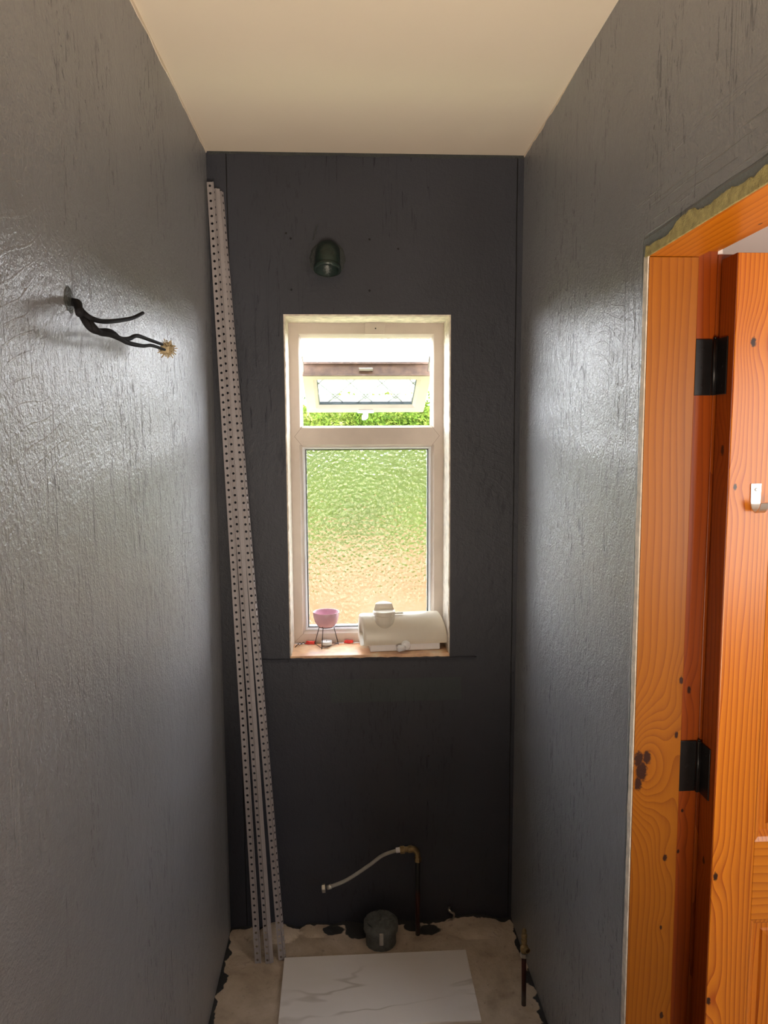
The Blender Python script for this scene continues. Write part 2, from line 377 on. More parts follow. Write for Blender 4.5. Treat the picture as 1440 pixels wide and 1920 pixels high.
bmesh.ops.remove_doubles(bm, verts=bm.verts, dist=1e-5)
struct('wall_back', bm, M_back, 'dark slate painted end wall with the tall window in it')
# left wall: very slightly leaning
bm = NB()
vs = box(bm, -.2, 0, YB, 0, -.1, H+.1)
for v in bm.verts:
    if v.co.x > -.1: v.co.x = -.003-.006*(v.co.z/2.6)
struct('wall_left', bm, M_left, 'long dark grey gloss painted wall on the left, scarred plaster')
bm = NB()
box(bm, XR, XR+T, D0, 0, -.1, H+.1); box(bm, XR, XR+T, YB, D1, -.1, H+.1); box(bm, XR, XR+T, D1, D0, DZ, H+.1)
bmesh.ops.remove_doubles(bm, verts=bm.verts, dist=1e-5)
for v in bm.verts:
    if v.co.x < XR+.01: v.co.x = 1.0+.010*(v.co.z/2.6) if v.co.y > -.01 else XR
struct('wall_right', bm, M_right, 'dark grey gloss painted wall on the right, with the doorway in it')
bm = NB(); box(bm, -.25, 3.2, YB-.15, YB, -.1, H+.1)
struct('wall_front', bm, M_front, 'wall behind the viewer')
bm = NB(); box(bm, -.25, 3.2, YB-.15, .22, H, H+.12)
struct('ceiling', bm, M_ceil, 'plain pale cream ceiling', 'ceiling')
# landing beyond the door
bm = NB(); box(bm, 2.9, 3.05, YB, .22, -.1, H+.1); struct('wall_landing_far', bm, M_hall, 'pale wall of the landing')
bm = NB(); box(bm, XR+T, 2.9, -.62, -.5, -.1, H+.1); struct('wall_landing_back', bm, M_hall, 'pale pinkish wall of the landing, seen above the door')
bm = NB(); box(bm, XR+T, XR+T+.012, D0+.0, -.62, -.0, H); box(bm, XR+T, XR+T+.012, D1-.05, D0, 2.16, H); box(bm, XR+T, XR+T+.012, YB, D1-.05, 0, H)
struct('wall_landing_side', bm, M_hall, 'landing side of the doorway wall')
bm = NB(); box(bm, XR+T+.012, 2.9, YB, YB+.012, 0, H); struct('wall_landing_front', bm, M_hall, 'landing wall behind the viewer')
# floor: fine grid close to the end wall, lumpy screed
bm = NB()
def fh(x, y):
    n = mnoise.fractal(Vector((x*9, y*9, 3)), 1, 2, 4)
    h = .0025*n
    e = max(0, 1-(-y)/.045); h += e*.016*max(0, .35+mnoise.noise(Vector((x*11, 0, 5))))
    for a, b, r, k in ((.17, -.03, .05, .018), (.86, -.03, .07, .016), (.30, -.02, .04, .010)):
        d = math.hypot((x-a)*.7, y-b)/r
        if d < 1: h += k*(1-d*d)**.6
    if .17 < x < .84 and -.50 < y < -.14: h = min(h, .0)
    if x < .22 and y < -.12 and y > -.22: h = min(h, .0)
    return h
nx, ny = 110, 75; G = []
for j in range(ny+1):
    y = -.75*j/ny
    G.append([bm.verts.new((-.05+1.1*i/nx, y, fh(-.05+1.1*i/nx, y) if j < ny else 0)) for i in range(nx+1)])
for j in range(ny):
    for i in range(nx): bm.faces.new((G[j][i], G[j+1][i], G[j+1][i+1], G[j][i+1]))
quad(bm, (-.05, -.75, 0), (-.05, YB, 0), (2.95, YB, 0), (2.95, -.75, 0)); quad(bm, (1.05, -.75, 0), (2.95, -.75, 0), (2.95, 0, 0), (1.05, 0, 0))
r = bmesh.ops.extrude_face_region(bm, geom=bm.faces[:])
for g in r['geom']:
    if isinstance(g, bmesh.types.BMVert): g.co.z = -.08
o = struct('floor', bm, floor_mat(), 'bare tan screed floor with dark paint slopped at its edges', 'floor', smooth=False)
# narrow painted ledge strip left from an old window board
bm = NB(); n = 60
pr = []
for i in range(n+1):
    x = .127+(.866-.127)*i/n; t = .983-.006*i/n+random.uniform(-.0012, .0012); b = t-.016+random.uniform(-.002, .002)
    pr.append([bm.verts.new(p) for p in ((x, .002, b), (x, -.004, b+.002), (x, -.0055, t-.003), (x, .002, t))])
for a, b in zip(pr, pr[1:]):
    for k in range(4): bm.faces.new((a[k], a[(k+1) % 4], b[(k+1) % 4], b[k]))
bm.faces.new(pr[0]); bm.faces.new(pr[-1])
struct('trim_1', bm, M_back, 'thin painted ledge strip under the window opening', 'trim')
# ragged caulk where walls meet the ceiling
def ragged(name, path, nrm, w0, w1, mat, label, n=160, th=.003, seed=1, keep=None):
    """strip along path (a->b), width along nrm direction, irregular lower edge"""
    rnd = random.Random(seed); a, b = Vector(path[0]), Vector(path[1]); nrm = Vector(nrm); t = (b-a).normalized(); out = t.cross(nrm).normalized()*th
    bm = NB(); pr = []
    for i in range(n+1):
        p = a.lerp(b, i/n); s = mnoise.fractal(Vector((p.x*9+p.y*9+p.z*9, seed*7.3, 0)), 1, 2, 5)
        wd = w0+(w1-w0)*min(1, max(0, .5+.8*s))+rnd.uniform(-.0008, .0008)
        pr.append([bm.verts.new(q) for q in (p-out*.3, p+out, p+nrm*wd+out*.6, p+nrm*(wd+.001)-out*.3)])
    for u, v in zip(pr, pr[1:]):
        for k in range(4): bm.faces.new((u[k], u[(k+1) % 4], v[(k+1) % 4], v[k]))
    bm.faces.new(pr[0]); bm.faces.new(pr[-1])
    return struct(name, bm, mat, label, 'trim')
ragged('trim_2', ((-.009, YB, H), (-.009, 0, H)), (0, 0, -1), .002, .010, M_ceil, 'ragged cream edge where the left wall meets the ceiling', seed=2, th=-.003)
ragged('trim_3', ((XR+.008, 0, H), (XR, YB, H)), (0, 0, -1), .002, .014, M_ceil, 'ragged cream edge where the right wall meets the ceiling', seed=3, th=-.004)
ragged('trim_4', ((0, 0, H), (1.01, 0, H)), (0, 0, -1), .004, .014, M_mortar, 'ragged dark paint edge where the end wall meets the ceiling', seed=4, th=.003)

# ------------------------------------------------------------------ window_1
win = thing('window_1', (.5, .15, Z0), 'tall white plastic window with open top light and obscure glass below', 'window', kind='structure')
# reveals
bm = NB(); rnd = random.Random(5); n = 70
def reveal(p0, p1, inn):
    a, b, inn = Vector(p0), Vector(p1), Vector(inn); pr = []
    for i in range(n+1):
        p = a.lerp(b, i/n); j = .0015*mnoise.noise(Vector((p.x*40, p.z*40, 1)))+rnd.uniform(-.0006, .0006)
        t = .004+j
        pr.append([bm.verts.new(q) for q in (p+Vector((0, -.001+j, 0)), p+inn*t+Vector((0, .001, 0)), p+inn*.004+Vector((0, .16, 0)), p+Vector((0, .16, 0)))])
    for u, v in zip(pr, pr[1:]):
        for k in range(4): bm.faces.new((u[k], u[(k+1) % 4], v[(k+1) % 4], v[k]))
reveal((W0, 0, Z0), (W0, 0, Z1), (1, 0, 0)); reveal((W1, 0, Z0), (W1, 0, Z1), (-1, 0, 0)); reveal((W0, 0, Z1), (W1, 0, Z1), (0, 0, -1))
obj('reveal_lining', bm, M_plaster, win)
bm = NB(); box(bm, W0, W1, .0, .15, Z0-.02, Z0, .0015)
obj('window_sill', bm, M_sill, win, label='peach terracotta window sill')
bm = NB(); yF = .15
ring_frame(bm, W0, W1, 1.7355, Z1, (.046, .046, .0375, .050), [(0, yF+.002), (0, yF), (.80, yF), (.88, yF+.004), (1, yF+.012), (1, .205), (0, .205)])
ring_frame(bm, W0, W1, Z0, 1.7355, (.044, .046, .046, .0375), [(0, yF+.002), (0, yF), (.78, yF), (.88, yF+.005), (1, yF+.010), (1, .205), (0, .205)])
obj('window_frame', bm, M_upvc, win)
bm = NB(); ring_frame(bm, W0+.044, W1-.046, Z0+.046, 1.698, (.010, .010, .010, .008), [(0, yF+.010), (.4, yF+.009), (1, yF+.017), (1, .195), (0, .195)])
obj('glazing_bead', bm, M_bead, win)
bm = NB(); ring_frame(bm, W0+.054, W1-.056, Z0+.056, 1.690, (.003, .003, .003, .003), [(0, yF+.0165), (1, yF+.0165), (1, .195), (0, .195)])
obj('gasket', bm, M_gasket, win)
bm = NB(); box(bm, W0+.054, W1-.056, .176, .181, Z0+.056, 1.690)
obj('obscure_pane', bm, frosted_mat(), win, label='rippled obscure glass pane')
bm = NB()   # dark weld lines at the transom ends
for (xa, s) in ((W0, 1), (W1, -1)):
    for dz in (1, -1):
        a = Vector((xa+s*.018, yF-.0003, 1.7355)); b = Vector((xa+s*.045, yF-.0003, 1.7355+dz*.034))
        tube(bm, [a, b], .0006, 4)
for (xa, s) in ((W0, 1), (W1, -1)):
    tube(bm, [(xa+s*.003, yF-.0003, Z0+.004), (xa+s*.040, yF-.0003, Z0+.040)], .0005, 4)
obj('weld_line', bm, M_upvc_d, win)
bm = NB(); box(bm, .493, .564, yF-.014, yF+.001, 2.087, 2.128, .002)
kp = obj('lock_keep', bm, M_upvc, win)
bm = NB(); lathe(bm, [(0, .001), (.0025, .001), (.0025, 0)], (.530, yF-.014, 2.107), (0, -1, 0), 12); obj('screw', bm, M_black, kp)
# open top-hung sash
th = math.radians(67.5); sash_m = Matrix.Translation((0, .225, 1.952)) @ Matrix.Rotation(th, 4, 'X')
sx0, sx1, sL, sT = .268, .737, .312, .056
def sobj(name, bm, mat, parent, **k):
    bmesh.ops.transform(bm, matrix=sash_m, verts=bm.verts); return obj(name, bm, mat, parent, **k)
bm = NB()
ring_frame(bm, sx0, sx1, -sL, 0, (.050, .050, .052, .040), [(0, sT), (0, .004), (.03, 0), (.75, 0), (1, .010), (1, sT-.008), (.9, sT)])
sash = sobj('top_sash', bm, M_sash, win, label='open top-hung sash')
bm = NB()   # grimy channel strips along the top edge of the sash
for (n0, n1, o_) in ((.000, .006, .0035), (.046, .056, .005)): box(bm, sx0+.001, sx1-.001, n0, n1, .0002, o_, .001)
box(bm, sx0+.004, sx1-.004, .008, .044, .0002, .0012)
sobj('sash_channel', bm, M_upvc_d, sash, label='grimy brown sash edge')
bm = NB(); box(bm, .473, .523, .018, .030, .001, .005, .001); sobj('latch_keep', bm, M_chrome, sash)
gx0, gx1, gs0, gs1 = sx0+.050, sx1-.050, .040, sL-.052
bm = NB(); box(bm, gx0, gx1, .022, .026, -gs1, -gs0); sobj('sash_pane', bm, clear_mat(), sash)
bm = NB(); ring_frame(bm, gx0-.001, gx1+.001, -gs1-.001, -gs0+.001, (.004, .004, .004, .004), [(0, .010), (1, .010), (1, .021), (0, .021)]); sobj('sash_gasket', bm, M_gasket, sash)
bm = NB(); per, dS = .118, .108
def strip(bm, p, q, wd=.0046):
    p, q = Vector(p), Vector(q); d = (q-p).normalized(); nn = Vector((0, 1, 0)).cross(d)*wd/2; y0, y1 = .0195, .0218
    V = [bm.verts.new((*(c+s*nn).xz, )[:1]+(yy,)+((c+s*nn).z,)) for yy in (y0, y1) for (c, s) in ((p, 1), (p, -1), (q, -1), (q, 1))]
    for f in ((0, 1, 2, 3), (7, 6, 5, 4), (0, 4, 5, 1), (1, 5, 6, 2), (2, 6, 7, 3), (3, 7, 4, 0)): bm.faces.new([V[i] for i in f])
for k in range(-6, 8):
    for sg in (1, -1):
        # line through node (.501+per*k, s=.205) slope
        x0n, s0n = .501+per*k, .205
        pts = []
        t0, t1 = -3, 3
        dx, ds = sg*per/2, dS
        lo, hi = -9, 9
        for (c0, d0, a0, b0) in ((x0n, dx, gx0, gx1), (s0n, ds, gs0, gs1)):
            u, v = (a0-c0)/d0, (b0-c0)/d0; lo = max(lo, min(u, v)); hi = min(hi, max(u, v))
        if hi-lo > .05: strip(bm, (x0n+dx*lo, 0, -(s0n+ds*lo)), (x0n+dx*hi, 0, -(s0n+ds*hi)))
    xn = .501+per*k
    if gx0+.02 < xn < gx1-.02:
        r = .014; P = [(xn-r, 0, -.205), (xn, 0, -.205+r*1.6), (xn+r, 0, -.205), (xn, 0, -.205-r*1.6)]
        for a, b in zip(P, P[1:]+P[:1]): strip(bm, a, b, .0036)
sobj('lead_lattice', bm, M_lead, sash)
bm = NB(); box(bm, .470, .535, -.009, -.0003, -.300, -.284, .002); box(bm, .492, .512, -.026, -.006, -.322, -.292, .005); box(bm, .488, .506, -.020, -.008, -.345, -.315, .004)
sobj('latch_handle', bm, M_white2, sash, label='white latch handle')
for s, x in (('l', .2725), ('r', .7245)):
    bm = NB(); tube(bm, [(x, .19, 2.02), (x, .235, 1.965), (x, .33, 1.93)], .003, 6); obj('friction_stay', bm, M_chrome, sash)

# ------------------------------------------------------------------ door frame and door
fr = thing('door_frame', (XR, D0, 0), 'orange stained pine door lining in the right wall', 'door frame', kind='structure')
bm = NB(); box(bm, 1.0048, 1.146, -.9995, -.985+.0, 0, 2.0815, .001); obj('hinge_jamb', bm, M_stoprebate, fr)
bm = NB(); box(bm, 1.0035, 1.103, -1.0125, -.9995, 0, 2.067, .0015); obj('door_stop', bm, M_lining, fr)
bm = NB(); box(bm, 1.0048, 1.146, D1+.013, -.9995, 2.080, 2.094, .001); obj('head_lining', bm, M_header, fr)
bm = NB(); box(bm, 1.0035, 1.103, D1+.025, -1.0125, 2.067, 2.080, .0015); obj('head_stop', bm, M_header, fr)
bm = NB(); box(bm, 1.0035, 1.146, D1+.0005, D1+.013, 0, 2.0815, .001); box(bm, 1.0035, 1.103, D1+.013, D1+.025, 0, 2.067, .0015); obj('latch_jamb', bm, M_lining, fr)
bm = NB(); box(bm, 1.1462, 1.180, -1.0005, -.925, 0, 2.075, .001); obj('architrave', bm, M_edge, fr)
def edge_strip(name, a, b, nrm, w0, w1, mat, seed, th):
    o = ragged(name, (a, b), nrm, w0, w1, mat, '', seed=seed, th=th, n=220)
    for k in ('label', 'category', 'kind'): del o[k]
    o.parent = fr; o.matrix_parent_inverse = fr.matrix_basis.inverted(); return o
edge_strip('bare_plaster_edge', (XR-.0005, -1.0125, 0), (XR-.0005, -1.0125, 2.07), (0, 1, 0), .0145, .019, M_plaster, 11, -.0025)['label'] = 'pale bare plaster edge'
edge_strip('filler_edge', (XR-.0005, -1.003, 2.067), (XR-.0005, D1, 2.067), (0, 0, 1), .016, .040, M_filler, 12, .003)['label'] = 'yellowed filler edge'

door = thing('door_1', (1.149, -1.008, 0), 'orange pine panelled door standing open into the landing', 'door', kind='structure')
dx0, dx1, dy0, dy1, dzt, dzb = 1.1495, 1.905, -1.066, -1.010, 2.062, .008
SW = .086
bm = NB(); box(bm, dx0+.001, dx0+SW, dy0, dy1, dzb, dzt, .0015); obj('hinge_stile', bm, M_stile, door)
bm = NB(); box(bm, dx0-.0005, dx0+.001, dy0+.0015, dy1-.001, dzb, dzt); obj('door_edge', bm, M_edge, door, label='darker door edge')
bm = NB(); box(bm, dx1-SW, dx1, dy0, dy1, dzb, dzt, .0015); obj('latch_stile', bm, M_stile, door)
xi0, xi1 = dx0+SW, dx1-SW
for (a, b) in ((dzt-.10, dzt), (.749, .917), (dzb, .21)):
    bm = NB(); box(bm, xi0, xi1, dy0, dy1, a, b, .001); obj('rail', bm, M_rail, door)
xm = (xi0+xi1)/2
for (a, b) in ((.917, dzt-.10), (.21, .749)):
    bm = NB(); box(bm, xm-.045, xm+.045, dy0, dy1, a, b, .001); obj('muntin', bm, M_stile, door)
    for (u, v) in ((xi0, xm-.045), (xm+.045, xi1)):
        bm = NB()
        ring_frame(bm, u, v, a, b, (.09, .09, .09, .09), [(0, dy0+.0002), (.09, dy0+.003), (.16, dy0+.010), (.20, dy0+.014), (.32, dy0+.014), (.36, dy0+.011), (.42, dy0+.010), (1, dy0+.003)], close=False)
        quad(bm, *[(x, dy0+.003, z) for x, z in ((u+.09, a+.09), (v-.09, a+.09), (v-.09, b-.09), (u+.09, b-.09))])
        quad(bm, (u, dy1-.012, a), (v, dy1-.012, a), (v, dy1-.012, b), (u, dy1-.012, b))
        obj('panel', bm, M_panel, door)
for z in (1.860, 1.048, .25):
    hz = .054
    hb = NB(); box(hb, 1.107, 1.1405, -1.0035, -.9993, z-hz, z+hz, .0008)
    hg = obj('hinge', hb, M_black, door, label='black steel butt hinge')
    b2 = NB(); box(b2, dx0-.0032, dx0-.0006, -1.046, -1.0095, z-hz, z+hz, .0008); obj('hinge_leaf', b2, M_black, hg)
    b3 = NB(); tube(b3, [(1.1442, -1.0055, z-hz), (1.1442, -1.0055, z+hz)], .0042, 12)
    tube(b3, [(1.1442, -1.0055, z+hz), (1.1442, -1.0055, z+hz+.004)], .003, 10); obj('knuckle', b3, M_black, hg, True)
    b4 = NB()
    for q in (-.036, 0, .036): lathe(b4, [(0, .0006), (.0035, .0004), (.0036, 0)], (dx0-.0032, -1.030, z+q), (-1, 0, 0), 12)
    for q in (-.036, 0, .036): lathe(b4, [(0, .0006), (.0035, .0004), (.0036, 0)], (1.122, -1.0035, z+q), (0, -1, 0), 12)
    obj('screw', b4, M_black, hg)
# coat hook, a bent aluminium strap screwed to the door
def strap(bm, path, wd, th):
    P = spline(path, 6); T, _ = frames(P); X = Vector((1, 0, 0)); pr = []
    for i, p in enumerate(P):
        nrm = T[i].cross(X).normalized(); t = i/(len(P)-1); ww = wd(t)/2
        pr.append([bm.verts.new(p+X*a*ww+nrm*b*th/2) for a, b in ((-1, -1), (1, -1), (1, 1), (-1, 1))])
    for a, b in zip(pr, pr[1:]):
        for k in range(4): bm.faces.new((a[k], a[(k+1) % 4], b[(k+1) % 4], b[k]))
    bm.faces.new(pr[0]); bm.faces.new(pr[-1])
hk = thing('coat_hook', (1.203, dy0, 1.60), 'small bent steel coat hook screwed to the open pine door', 'hook')
bm = NB(); y = dy0-.0015
strap(bm, [(1.203, y, 1.636), (1.203, y, 1.615), (1.203, y-.0005, 1.598), (1.203, y-.006, 1.587), (1.203, y-.016, 1.583), (1.203, y-.026, 1.590), (1.203, y-.031, 1.602)], lambda t: .020-.005*t, .0022)
obj('hook_strap', bm, M_steel, hk)
bm = NB(); lathe(bm, [(0, .0014), (.0022, .0014), (.0032, .0006), (.0034, 0)], (1.203, y-.0011, 1.625), (0, -1, 0), 16); obj('screw', bm, M_chrome, hk)

# ------------------------------------------------------------------ perforated corner beads leaning in the corner
def flange(bm, c0, L, A, N, length, wd, th, holes, pitch=.0232, hr=.0042):
    """flange from corner line c0 along A (width), thickness along N; octagonal holes punched through"""
    n = int(length/pitch); pt = length/n
    def V(u, s, k): return bm.verts.new(c0+A*u+L*s+N*k)
    for i in range(n):
        s0, s1 = i*pt, (i+1)*pt; sm = (s0+s1)/2; um = wd*.52
        sides = []
        for k in (0, th):
            if holes:
                sq = [(0, s0), (um, s0), (wd, s0), (wd, sm), (wd, s1), (um, s1), (0, s1), (0, sm)]
                hv = [V(um+hr*math.cos(a), sm+hr*math.sin(a), k) for a in (math.radians(d) for d in (225, 270, 315, 0, 45, 90, 135, 180))]
                sv = [V(u, s, k) for u, s in sq]
                for q in range(8): bm.faces.new((sv[q], sv[(q+1) % 8], hv[(q+1) % 8], hv[q]))
                sides.append((sv, hv))
            else:
                sv = [V(u, s, k) for u, s in ((0, s0), (wd, s0), (wd, s1), (0, s1))]; bm.faces.new(sv); sides.append((sv, None))
        (a, ah), (b, bh) = sides
        if holes:
            for q in range(8): bm.faces.new((ah[q], ah[(q+1) % 8], bh[(q+1) % 8], bh[q]))
            for q in (2, 3, 6, 7): bm.faces.new((a[q], a[(q+1) % 8], b[(q+1) % 8], b[q]))
            if i == 0:
                for q in (0, 1): bm.faces.new((a[q], a[(q+1) % 8], b[(q+1) % 8], b[q]))
            if i == n-1:
                for q in (4, 5): bm.faces.new((a[q], a[(q+1) % 8], b[(q+1) % 8], b[q]))
        else:
            for q in (1, 3)+((0,) if i == 0 else ())+((2,) if i == n-1 else ()): bm.faces.new((a[q], a[(q+1) % 4], b[(q+1) % 4], b[q]))
def corner_bead(bot, top, wa, wb, angA, angB, holesB, label, off=0):
    """bot/top = nose line ends; angles of the two flanges in plan (0 = +x, 90 = +y)"""
    bot, top = Vector(bot), Vector(top); L = (top-bot).normalized(); length = (top-bot).length
    bm = NB()
    for ang, wd, ho in ((angA, wa, True), (angB, wb, holesB)):
        A = Vector((math.cos(math.radians(ang)), math.sin(math.radians(ang)), 0)); A = (A-L*A.dot(L)).normalized(); N = L.cross(A).normalized()
        if N.y < 0: N = -N
        flange(bm, bot, L, A, N, length, wd, .0012, ho)
    tube(bm, [bot, top], .0022, 10)
    bmesh.ops.remove_doubles(bm, verts=bm.verts, dist=2e-5)
    o = obj('corner_bead', bm, M_pvc)
    return tag(o, label, 'corner bead', 'white perforated corner beads leaning in the left corner')
corner_bead((.123, -.172, .002), (.017, -.040, 2.528), .019, .012, 182, 130, True, 'white perforated corner bead, leftmost at its foot, leaning in the corner')
corner_bead((.154, -.176, .002), (.023, -.024, 2.514), .015, .012, 178, 20, False, 'white perforated corner bead, middle of the three at its foot')
corner_bead((.199, -.162, .002), (.037, -.011, 2.510), .018, .010, 185, 55, True, 'white perforated corner bead with its foot nearest the floor tile')

# ------------------------------------------------------------------ wiring on the left wall
cb = thing('electric_cable', (-.006, -1.20, 1.94), 'three black electric wires poking out of the left wall', 'cable')
bm = NB(); tube(bm, spline([(-.02, -1.195, 1.945), (.004, -1.205, 1.941), (.016, -1.232, 1.929), (.027, -1.258, 1.916)], 6), .0065, 10); obj('sheath', bm, M_wire, cb, True)
bm = NB(); tube(bm, spline([(0.012, -1.224, 1.932), (0.035, -1.246, 1.913), (0.042, -1.219, 1.911), (0.048, -1.189, 1.915), (0.050, -1.124, 1.928), (0.050, -1.062, 1.942), (0.050, -1.000, 1.961)], 6), lambda t: .0044-.0012*t, 8); obj('wire', bm, M_wire, cb, True)
bm = NB(); tube(bm, spline([(0.012, -1.224, 1.932), (0.035, -1.248, 1.900), (0.040, -1.228, 1.894), (0.047, -1.199, 1.898), (0.050, -1.178, 1.898), (0.050, -1.143, 1.894), (0.050, -1.093, 1.901), (0.050, -1.044, 1.913), (0.050, -0.963, 1.917), (0.050, -0.867, 1.921)], 6), lambda t: .0058-.0028*t, 8); obj('wire', bm, M_wire, cb, True)
bm = NB(); tube(bm, spline([(0.012, -1.224, 1.932), (0.041, -1.244, 1.898), (0.046, -1.226, 1.892), (0.052, -1.199, 1.893), (0.055, -1.163, 1.892), (0.055, -1.115, 1.891), (0.055, -1.029, 1.897), (0.055, -0.964, 1.906), (0.055, -0.869, 1.910)], 6), lambda t: .0058-.0030*t, 8); obj('wire', bm, M_wire, cb, True)
bm = NB(); rnd = random.Random(3); c0 = Vector((0.050, -0.829, 1.916))
lathe(bm, [(0, -.014), (.008, -.012), (.012, -.004), (.013, .006), (.010, .013), (0, .015)], c0, (0, 1, .2), 14, jit=.002)
for i in range(70):
    d = Vector((rnd.gauss(0, 1), rnd.gauss(0, 1), rnd.gauss(0, 1))).normalized(); p = c0+d*.008; q = c0+d*rnd.uniform(.015, .023)
    tube(bm, [p, (p+q)/2+Vector((rnd.uniform(-.002, .002), 0, rnd.uniform(-.002, .002))), q], .0013, 4)
obj('connector_block', bm, M_cork, cb, label='frayed tan connector on the wire ends')
bm = NB(); lathe(bm, [(.0, .004), (.012, .003), (.018, .0015), (.022, -.001)], (-.0075, -1.205, 1.945), (1, 0, 0), 18, jit=.0035); obj('cable_hole', bm, M_mortar, cb, label='chipped plaster around the wires')

# ------------------------------------------------------------------ pipe stub high on the end wall
ps = thing('pipe_stub', (.37, 0, 2.30), 'glossy dark green painted pipe stub high on the end wall', 'pipe')
bm = NB(); P = spline([(.372, .03, 2.325), (.372, -.012, 2.322), (.372, -.040, 2.300), (.371, -.050, 2.268)], 6)
rg = tube(bm, P, .040, 28, cap=False)
T, N = frames([Vector(p) for p in P]); e = P[-1]; t = T[-1]; 
lathe(bm, [(.040, -.004), (.0435, -.003), (.0435, .010), (.036, .010), (.034, -.02), (0, -.03)], e, t, 28)
bm.verts.ensure_lookup_table(); obj('pipe_bend', bm, M_ppipe, ps, True)
bm = NB(); lathe(bm, [(.036, .009), (.046, .010), (.054, .005), (.060, -.001)], (.37, 0, 2.305), (0, -1, 0), 30, jit=.003); obj('mortar_ring', bm, M_mortar, ps, True)
bm = NB(); tube(bm, [(.325, -.003, 2.365), (.333, -.004, 2.39), (.338, -.003, 2.41)], .002, 6); obj('paint_run', bm, M_mortar, ps)

# ------------------------------------------------------------------ plumbing at the end wall
cp = thing('water_pipe', (.655, -.066, 0), 'dark vertical water pipe with a hose, in front of the end wall', 'pipe')
bm = NB(); tube(bm, [(.655, -.066, -.01), (.655, -.066, .12), (.655, -.066, .29)], .0078, 14); obj('pipe', bm, M_pipe, cp, True)
bm = NB(); lathe(bm, [(.0080, 0), (.0125, .001), (.0125, .016), (.0085, .018)], (.655, -.066, .272), (0, 0, 1), 6)
tube(bm, spline([(.655, -.066, .285), (.653, -.067, .305), (.642, -.068, .318), (.628, -.069, .320)], 5), .0105, 14); obj('elbow', bm, M_brass, cp, False)
bm = NB(); ax = Vector((-1, 0, -.06)); lathe(bm, [(0, 0), (.0125, 0), (.0125, .014), (.0095, .015), (.0095, .026), (.0130, .027), (.0130, .042), (.008, .043), (.0, .043)], (.636, -.069, .3205), ax, 8); obj('isolating_valve', bm, M_brass, cp)
hp = spline([(.596, -.069, .318), (.567, -.070, .313), (.530, -.072, .300), (.490, -.075, .272), (.440, -.078, .240), (.400, -.080, .218), (.360, -.082, .204), (.340, -.082, .199)], 8)
bm = NB(); tube(bm, hp, .0062, 12); obj('hose', bm, M_hose, cp, True)
bm = NB(); lathe(bm, [(.0062, 0), (.0088, .001), (.0088, .020), (.0065, .021)], (.600, -.069, .319), (-1, 0, -.1), 16); obj('ferrule', bm, M_white2, cp, True)
bm = NB(); lathe(bm, [(.0062, 0), (.0085, .001), (.0085, .017), (.0065, .018)], (.358, -.082, .2035), (-1, 0, -.25), 16); obj('ferrule', bm, M_chrome, cp, True)
bm = NB(); lathe(bm, [(0, 0), (.0150, 0), (.0150, .010), (.0125, .012), (.011, .012), (.010, .004), (0, .004)], (.336, -.082, .198), (-1, 0, -.1), 6); obj('end_nut', bm, M_chrome, cp, label='pale hose end nut')

ss = thing('soil_pipe', (.525, -.090, 0), 'short grey taped soil pipe sticking out of the floor behind the tile', 'pipe')
bm = NB(); lathe(bm, [(.052, -.004), (.052, .040), (.0505, .046), (.059, .048), (.0595, .060), (.058, .074), (.052, .080), (.050, .080)], (.525, -.090, 0), (0, 0, 1), 40, jit=.0012); obj('collar', bm, M_soil, ss, True)
bm = NB(); rnd = random.Random(9)
lathe(bm, [(.050, .079), (.045, .083), (.033, .080), (.018, .084), (.008, .081), (0, .083)], (.525, -.090, 0), (0, 0, 1), 26, jit=.0035)
for v in bm.verts: v.co.z += rnd.uniform(-.003, .003)
obj('tape_cover', bm, M_soil, ss)
bm = NB()
for a0 in (4.7,):
    c = Vector((.525+.060*math.cos(a0), -.090+.060*math.sin(a0), 0)); box(bm, c.x-.007, c.x+.007, c.y-.003, c.y+.003, .030, .072, .002)
obj('tape_flap', bm, M_hose, ss)

rp = thing('radiator_pipe', (.948, -.394, 0), 'thin dark upright pipe with brass valve beside the right wall', 'pipe')
bm = NB(); tube(bm, [(.948, -.394, -.01), (.947, -.394, .09), (.946, -.394, .175)], .0072, 14); obj('pipe', bm, M_pipe, rp, True)
bm = NB(); lathe(bm, [(.0075, 0), (.0115, .001), (.0115, .013), (.0080, .014)], (.946, -.394, .160), (0, 0, 1), 6); obj('compression_nut', bm, M_chrome, rp)
bm = NB(); lathe(bm, [(0, 0), (.010, 0), (.0115, .006), (.0115, .020), (.008, .024), (.0075, .030), (.009, .032), (.009, .040), (.007, .043), (.009, .047), (.009, .056), (.006, .060), (.0075, .066), (.0045, .075), (0, .076)], (.946, -.394, .176), (0, 0, 1), 14, jit=.0004); vb = obj('valve_body', bm, M_brass, rp, label='corroded brass valve')
bm = NB(); lathe(bm, [(.0, .004), (.0065, .004), (.0065, .014), (.0085, .014), (.0085, 0)], (.949, -.399, .192), (.35, -1, -.1), 16); obj('outlet', bm, M_brass, vb)
bm = NB(); lathe(bm, [(0, 0), (.0064, 0)], (.9495, -.4045, .1915), (.35, -1, -.1), 14); obj('outlet_bore', bm, M_dark, vb)

bm = NB(); tube(bm, spline([(.775, .003, .050), (.772, -.014, .052), (.778, -.020, .048), (.788, -.018, .040), (.790, -.012, .026), (.786, -.008, .014)], 6), lambda t: .006-.003*t, 8)
tag(obj('pipe_clip', bm, M_chrome, None, True), 'little pale pipe clip low on the end wall', 'clip')

